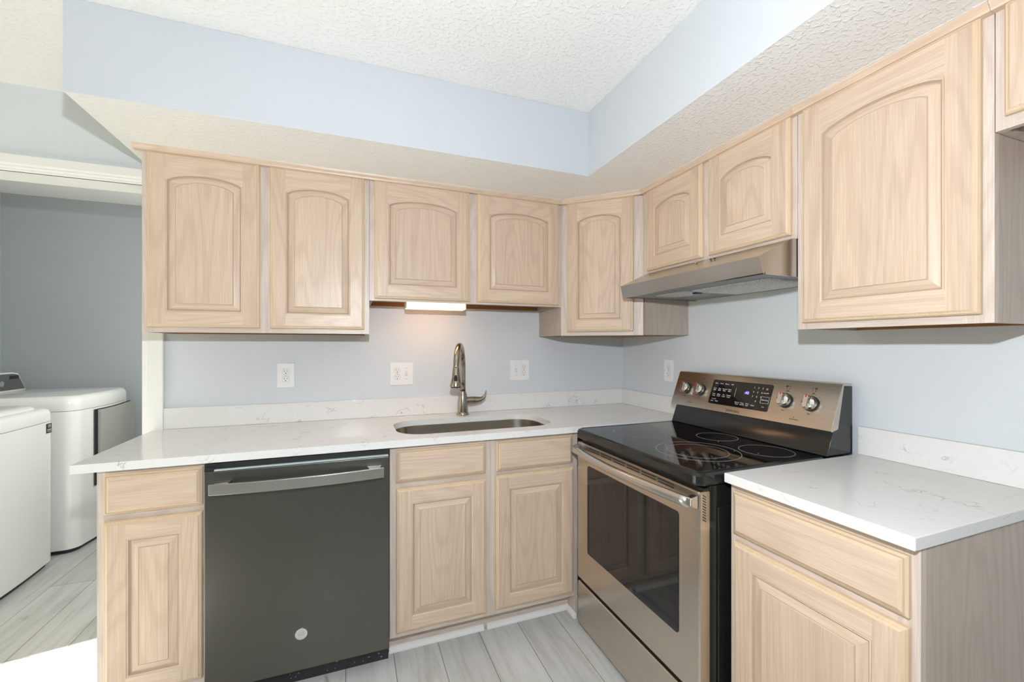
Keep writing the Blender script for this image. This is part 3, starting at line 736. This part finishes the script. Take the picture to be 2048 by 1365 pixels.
# display
b = MB(GLASS); M = PM(.373, 1.092, .0)
b.loft([[M @ Vector((x, yy, z)) for x, z in rrect(-.155, .155, -.058, .060, .008, 4)] for yy in (-.0003, -.0022)], GLASS)
dp = b.build('touch_display', cp)
b = MB(PRINT_W, LED)
def pt(s_, x, z, size, m=PRINT_W): text(b, s_, size, PM(.373, 1.092) @ Matrix.Translation((x, -.0025, z)) @ Matrix.Rotation(PI/2, 4, 'X'), m, .0004)
for i, s_ in enumerate(('Bake', 'Broil', 'Warm', 'Self')): pt(s_, -.133+i*.030, .043, .0085)
for i, s_ in enumerate(('Conv', 'Easy', 'Convect', 'Clean')): pt(s_+'\nBake', -.135+i*.028, .014, .0080)
for i, s_ in enumerate(('Time', 'Delay', 'Set', 'Custom')): pt(s_+'\nCook', -.133+i*.028, -.014, .0080)
for i, s_ in enumerate(('Lock', 'Hold')): pt(s_, -.135+i*.026, -.044, .0080)
pt('3 sec hold', -.127, -.034, .006)
b.build('oven_key_legends', dp); b = MB(PRINT_W)
for i, s_ in enumerate(('Kitchen\nTimer', 'Timer\nOn/Off', 'Oven\nLight', 'Clock')): pt(s_, .004+i*.026, -.040, .0075)
b.build('timer_key_legends', dp)
b = MB(PRINT_W)
for i in range(9): pt(str(i+1), .072+(i % 3)*.0200, .040-(i//3)*.0200, .0105)
pt('0', .092, -.020, .0105); b.build('number_key_legends', dp); b = MB(PRINT_W); pt('O', .132, .038, .011); pt('Clear/Off', .131, .020, .0065); b.build('off_key_legend', dp)
b = MB(PRINT_W); pt('Start/Set', .133, -.010, .0085); b.build('start_key_legend', dp)
b = MB(PRINT_W); pt('Lock', .132, -.040, .006)
b.build('lock_key_legend', dp)
b = MB(LED)
pt(':40', .040, .012, .0190, LED); b.build('clock_digits', dp)
b = MB(PRINT_W)
Mb = PM(.373, 1.092)
for x0, x1, z0, z1 in ((.114, .152, .0035, .0045), (.114, .152, -.0245, -.0235), (.114, .115, -.0245, .0045), (.151, .152, -.0245, .0045)): b.box(x0, x1, -.0027, -.0023, z0, z1, PRINT_W, Mb)
b.build('key_outline', dp)
b = MB(PRINT_W); b.box(-.0185, -.0175, -.0027, -.0023, -.012, .030, PRINT_W, Mb); b.build('display_divider', dp)
# brand and printed marks
b = MB(PRINT_D, RED)
text(b, 'SAMSUNG', .0155, PM(.363, 1.018) @ Matrix.Translation((0, -.0004, 0)) @ Matrix.Rotation(PI/2, 4, 'X'), PRINT_D, .0004)
b.build('brand_lettering', cp)
KN = [.056, .150, .592, .694]
for i, kx in enumerate(KN):
    M = PM(kx, 1.093); b = MB(PRINT_D)
    for k in range(11):
        a = math.radians(125-k*25) if k else math.radians(125)
        b.box(-.0009, .0009, -.0006, 0, -.0009, .0009, PRINT_D, M @ Matrix.Translation((math.cos(a)*.037, 0, math.sin(a)*.037)))
    text(b, 'OFF', .0065, M @ Matrix.Translation((0, -.0004, .040)) @ Matrix.Rotation(PI/2, 4, 'X'), PRINT_D, .0003)
    text(b, 'MED', .0055, M @ Matrix.Translation((0, -.0004, -.041)) @ Matrix.Rotation(PI/2, 4, 'X'), PRINT_D, .0003)
    for u, v in ((-.006, .050), (.006, .050), (-.006, .060), (.006, .060)):
        s_ = .0035 if (u > 0) == (i % 2 == 1) and v > .055 else .0014
        b.box(u-s_, u+s_, -.0006, 0, v-s_, v+s_, PRINT_D, M)
    b.build('dial_marking', cp)
for xx in (.104, .643):
    M = PM(xx, 1.030); b = MB(PRINT_D, RED); b.cyl(M @ Vector((0, -.0006, .004)), .0022, .0006, RED if xx > .5 else PRINT_D, 'y', 12)
    text(b, 'HOT SURFACE', .0055, M @ Matrix.Translation((0, -.0004, -.004)) @ Matrix.Rotation(PI/2, 4, 'X'), PRINT_D, .0003); b.build('hot_surface_indicator', cp)
for kx in KN:
    M = PM(kx, 1.093)
    b = MB(BLKM); rr = lambda r, y, n=36: [M @ Vector((math.cos(k*2*PI/n)*r, y, math.sin(k*2*PI/n)*r)) for k in range(n)]
    b.loft([rr(.0300, -.0003), rr(.0295, -.006)], BLKM)
    kb = b.build('knob', cp)
    b = MB(CHROME); b.loft([rr(.0275, -.0063), rr(.0270, -.014), rr(.0245, -.021), rr(.020, -.024)], CHROME)
    b.build('knob_cap', kb, bevel=.001)
    b = MB(CHROME)
    G_ = lambda w_, h_, y: [M @ Vector((x, y, z)) for x, z in rrect(-w_, w_, -h_, h_, min(w_, h_)*.85, 6)]
    b.loft([G_(.0100, .0262, -.0140), G_(.0098, .0258, -.034), G_(.0082, .0240, -.0365)], CHROME)
    b.box(-.0022, .0022, -.0372, -.0340, .0155, .0265, RED, M)
    b.build('grip', kb)

# ------------------------------------------------------------------ range hood
hd_ = thing('range_hood', 'stainless under-cabinet range hood above the range', 'hood', (0, -.668, 1.553), R90)
WH = .7705
b = MB(HOODM)
prof = [(-.0015, .1315), (-.3235, .1315), (-.487, .058), (-.468, .003), (-.462, .000), (-.455, .012), (-.0015, .012)]
b.prism(prof, 0, WH, 'x', HOODM); b.prism([(-.456, .0), (-.0015, .0), (-.0015, .012), (-.456, .012)], 0, .004, 'x', HOODM); b.prism([(-.456, .0), (-.0015, .0), (-.0015, .012), (-.456, .012)], WH-.004, WH, 'x', HOODM)
hs = b.build('shell', hd_)
b = MB(GREYM); GP = simple('grey_hood_underside', (.22, .24, .24), .4, metal=.3)
b.box(.005, WH-.005, -.454, -.003, .0055, .0115, GP); b.build('bottom_pan', hd_)
b = MB(MESHM); M = Matrix.Translation((.50, -.215, 0))
rg = [[(.50+x, -.20+y, z) for x, y in rrect(-.19+d, .19-d, -.14+d, .14-d, .02, 4)] for d, z in ((0, .0052), (.004, .0005), (.02, -.003), (.06, -.0045))]
b.loft(rg, MESHM); b.build('grease_filter', hd_)
b = MB(BLKM); b.box(.285, .318, -.300, -.275, -.006, .005, BLKM); b.build('filter_clip', hd_)
b = MB(GP)
b.loft([[(x, y, z) for x, y in rrect(.10+d, .30-d, -.36+d, -.22-d, .01, 3)] for d, z in ((0, .0053), (.004, .001))], simple('frosted_lens', (.55, .58, .58), .25)); b.build('lamp_cover', hd_)
b = MB(CHROME)
b.cyl((.375, -.3700, .1180), .006, .004, CHROME, 'y', 16); b.build('power_button', hs)
for xx in (.45, .47): b = MB(DARK); b.box(xx, xx+.008, -.3700, -.366, .114, .118, DARK); b.build('rocker_switch', hs)

# ------------------------------------------------------------------ laundry machines
def bowed(x0, xf, y0, y1, bow, r=.04, n=14):
    """plan outline of a machine whose front faces +x, corner radius r, front bowed by bow"""
    pts = [(x0, y1), (x0, y0)]
    for k in range(7): a = -PI/2+k*PI/2/6; pts.append((xf-r+r*math.cos(a), y0+r+r*math.sin(a)))
    for k in range(1, n):
        t = k/n; pts.append((xf+bow*math.sin(PI*t), y0+r+(y1-y0-2*r)*t))
    for k in range(7): a = k*PI/2/6; pts.append((xf-r+r*math.cos(a), y1-r+r*math.sin(a)))
    return pts
def scale_loop(pts, cx, cy, sx, sy): return [(cx+(x-cx)*sx, cy+(y-cy)*sy) for x, y in pts]
def machine(name, label, x0, xf, y0, y1, ztop, bow, r, dz=0.0):
    par = thing(name, label, name, ((x0+xf)/2, (y0+y1)/2, FZ)); ox, oy = par.location.x, par.location.y; 
    L0 = [(x-ox, y-oy) for x, y in bowed(x0, xf, y0, y1, bow, r)]
    b = MB(WHITEM)
    b.loft([[(x, y, z) for x, y in L0] for z in (.028-FZ*0, ztop-FZ)], WHITEM, smooth=False)
    b.loft([[(x, y, z) for x, y in scale_loop(L0, 0, 0, .95, .95)] for z in (.001, .0275)], BLKM)
    o = b.build('cabinet', par, smooth_angle=28)
    b = MB(SEAM); b.loft([[(x, y, z) for x, y in scale_loop(L0, 0, 0, .994, .994)] for z in (ztop+.0002-FZ, ztop+.003-FZ)], SEAM, cap=False)
    return par, L0, o
# washer (nearer, its front faces right)
wa, L0, o = machine('washing_machine', 'white top-load washing machine nearest the kitchen in the laundry room', -4.14, -3.474, .310, 1.000, .850, .012, .05)
b = MB(WHITEM); z0 = .8525-FZ; rings = []
for s_, z in ((.996, 0), (1, .004), (1, .035), (.995, .055), (.975, .070), (.94, .078), (.90, .080)): rings.append([(x, y, z0+z) for x, y in scale_loop(L0, 0, 0, s_, s_)])
b.loft(rings, WHITEM, smooth=True); b.build('top_deck', wa, smooth_angle=35)
b = MB(WHITEM); rings = []
lid = rrect(-.235, .300, -.285, .285, .10, 8)
for s_, z in ((1, .081), (1, .093), (.97, .102), (.85, .108), (.6, .111)): rings.append([(x*s_+.01, y*s_, z0+z) for x, y in lid])
b.loft(rings, WHITEM, smooth=True); b.build('lid', wa, smooth_angle=35)
b = MB(WHITEM, GREYM); b.prism([(-.333, z0+.079), (-.20, z0+.079), (-.26, z0+.20), (-.333, z0+.215)], -.34, .34, 'y', WHITEM); b.build('console', wa, bevel=.01)
b = MB(BLKM, PRINT_W)
xs = .3365
b.box(xs, xs+.0015, .260, .305, .795, .852, BLKM)
text(b, '10', .028, Matrix.Translation((xs+.0018, .2825, .836)) @ Matrix.Rotation(PI/2, 4, 'Z') @ Matrix.Rotation(PI/2, 4, 'X'), PRINT_W, .0005)
for z in (.8165, .812, .8035): b.box(xs+.0014, xs+.0020, .265, .300, z, z+.0022, PRINT_W)
b.build('energy_sticker', wa).location.z = -FZ-.012
# dryer (farther)
dr, L1, o = machine('clothes_dryer', 'white clothes dryer with grey console behind the washing machine', -4.17, -3.412, 1.095, 1.79, .888, .028, .07)
b = MB(WHITEM); z0 = .8905-FZ; rings = []
for s_, z in ((.996, 0), (1, .004), (1, .045), (.995, .065), (.975, .083), (.94, .093), (.90, .096)): rings.append([(x, y, z0+z) for x, y in scale_loop(L1, 0, 0, s_, s_)])
b.loft(rings, WHITEM, smooth=True); b.build('top_deck', dr, smooth_angle=35)
b = MB(WHITEM)
b.loft([[(-.380, y, z) for y, z in ((-.335, .985), (.340, .985), (.270, 1.115), (.20, 1.125), (-.335, 1.125))],
        [(-.235, y, z) for y, z in ((-.335, .985), (.340, .985), (.262, 1.112), (.20, 1.122), (-.335, 1.122))]], WHITEM)
cs = b.build('console', dr, bevel=.006); cs.location.z = -FZ
b = MB(GREYM)
pr_ = [(-.325, .996), (.318, .996), (.250, 1.102), (.195, 1.112), (-.325, 1.112)]
b.loft([[(-.2345, y, z) for y, z in pr_], [(-.231, y, z) for y, z in pr_]], GREYM)
b.box(-.2312, -.2300, .165, .265-.012, 1.073, 1.098, BLKM)
for k in range(5): b.box(-.2312, -.2305, .12, .24, 1.060-k*.009, 1.0615-k*.009, SEAM)
cg = b.build('console_face', cs)
b = MB(GREYM); b.cyl((-.2308, .055, 1.048), .034, .020, GREYM, 'x', 28, .028); b.cyl((-.2105, .055, 1.048), .020, .003, CHROME, 'x', 24); b.build('dial', cs)
# dryer door on its front
DOORM = simple('grey_dryer_door', (.40, .40, .375), .3)
b = MB(WHITEM, SEAM)
def fx(y): # front x at local y
    t = (y-(-.3475+.07))/(.695-.14); return .384+.028*math.sin(PI*min(1, max(0, t)))
def panel(y0, y1, z0, z1, off, m, mb, th_=.012, nn=10):
    rg = []
    for k in range(nn+1):
        y = y0+(y1-y0)*k/nn; x = fx(y)+off
        rg.append([(x, y, z0), (x+th_, y, z0), (x+th_, y, z1), (x, y, z1)])
    mb.loft(rg, m)
panel(-.195, .33, .355, .878, .0005, BLKM, b, .004)
panel(-.170, .335, .37, .872, .005, DOORM, b, .022)
b.build('door', dr, bevel=.006).location.z = -FZ

# ------------------------------------------------------------------ unseen lamp fitting added for the ceiling fill light
cl = thing('added_ceiling_light', 'round white ceiling lamp added unseen behind the camera', 'lamp', (-1.75, -2.9, ZC-.0005))
b = MB(TRIM); b.cyl((0, 0, -.03), .27, .03, TRIM, 'z', 40); b.build('base', cl)
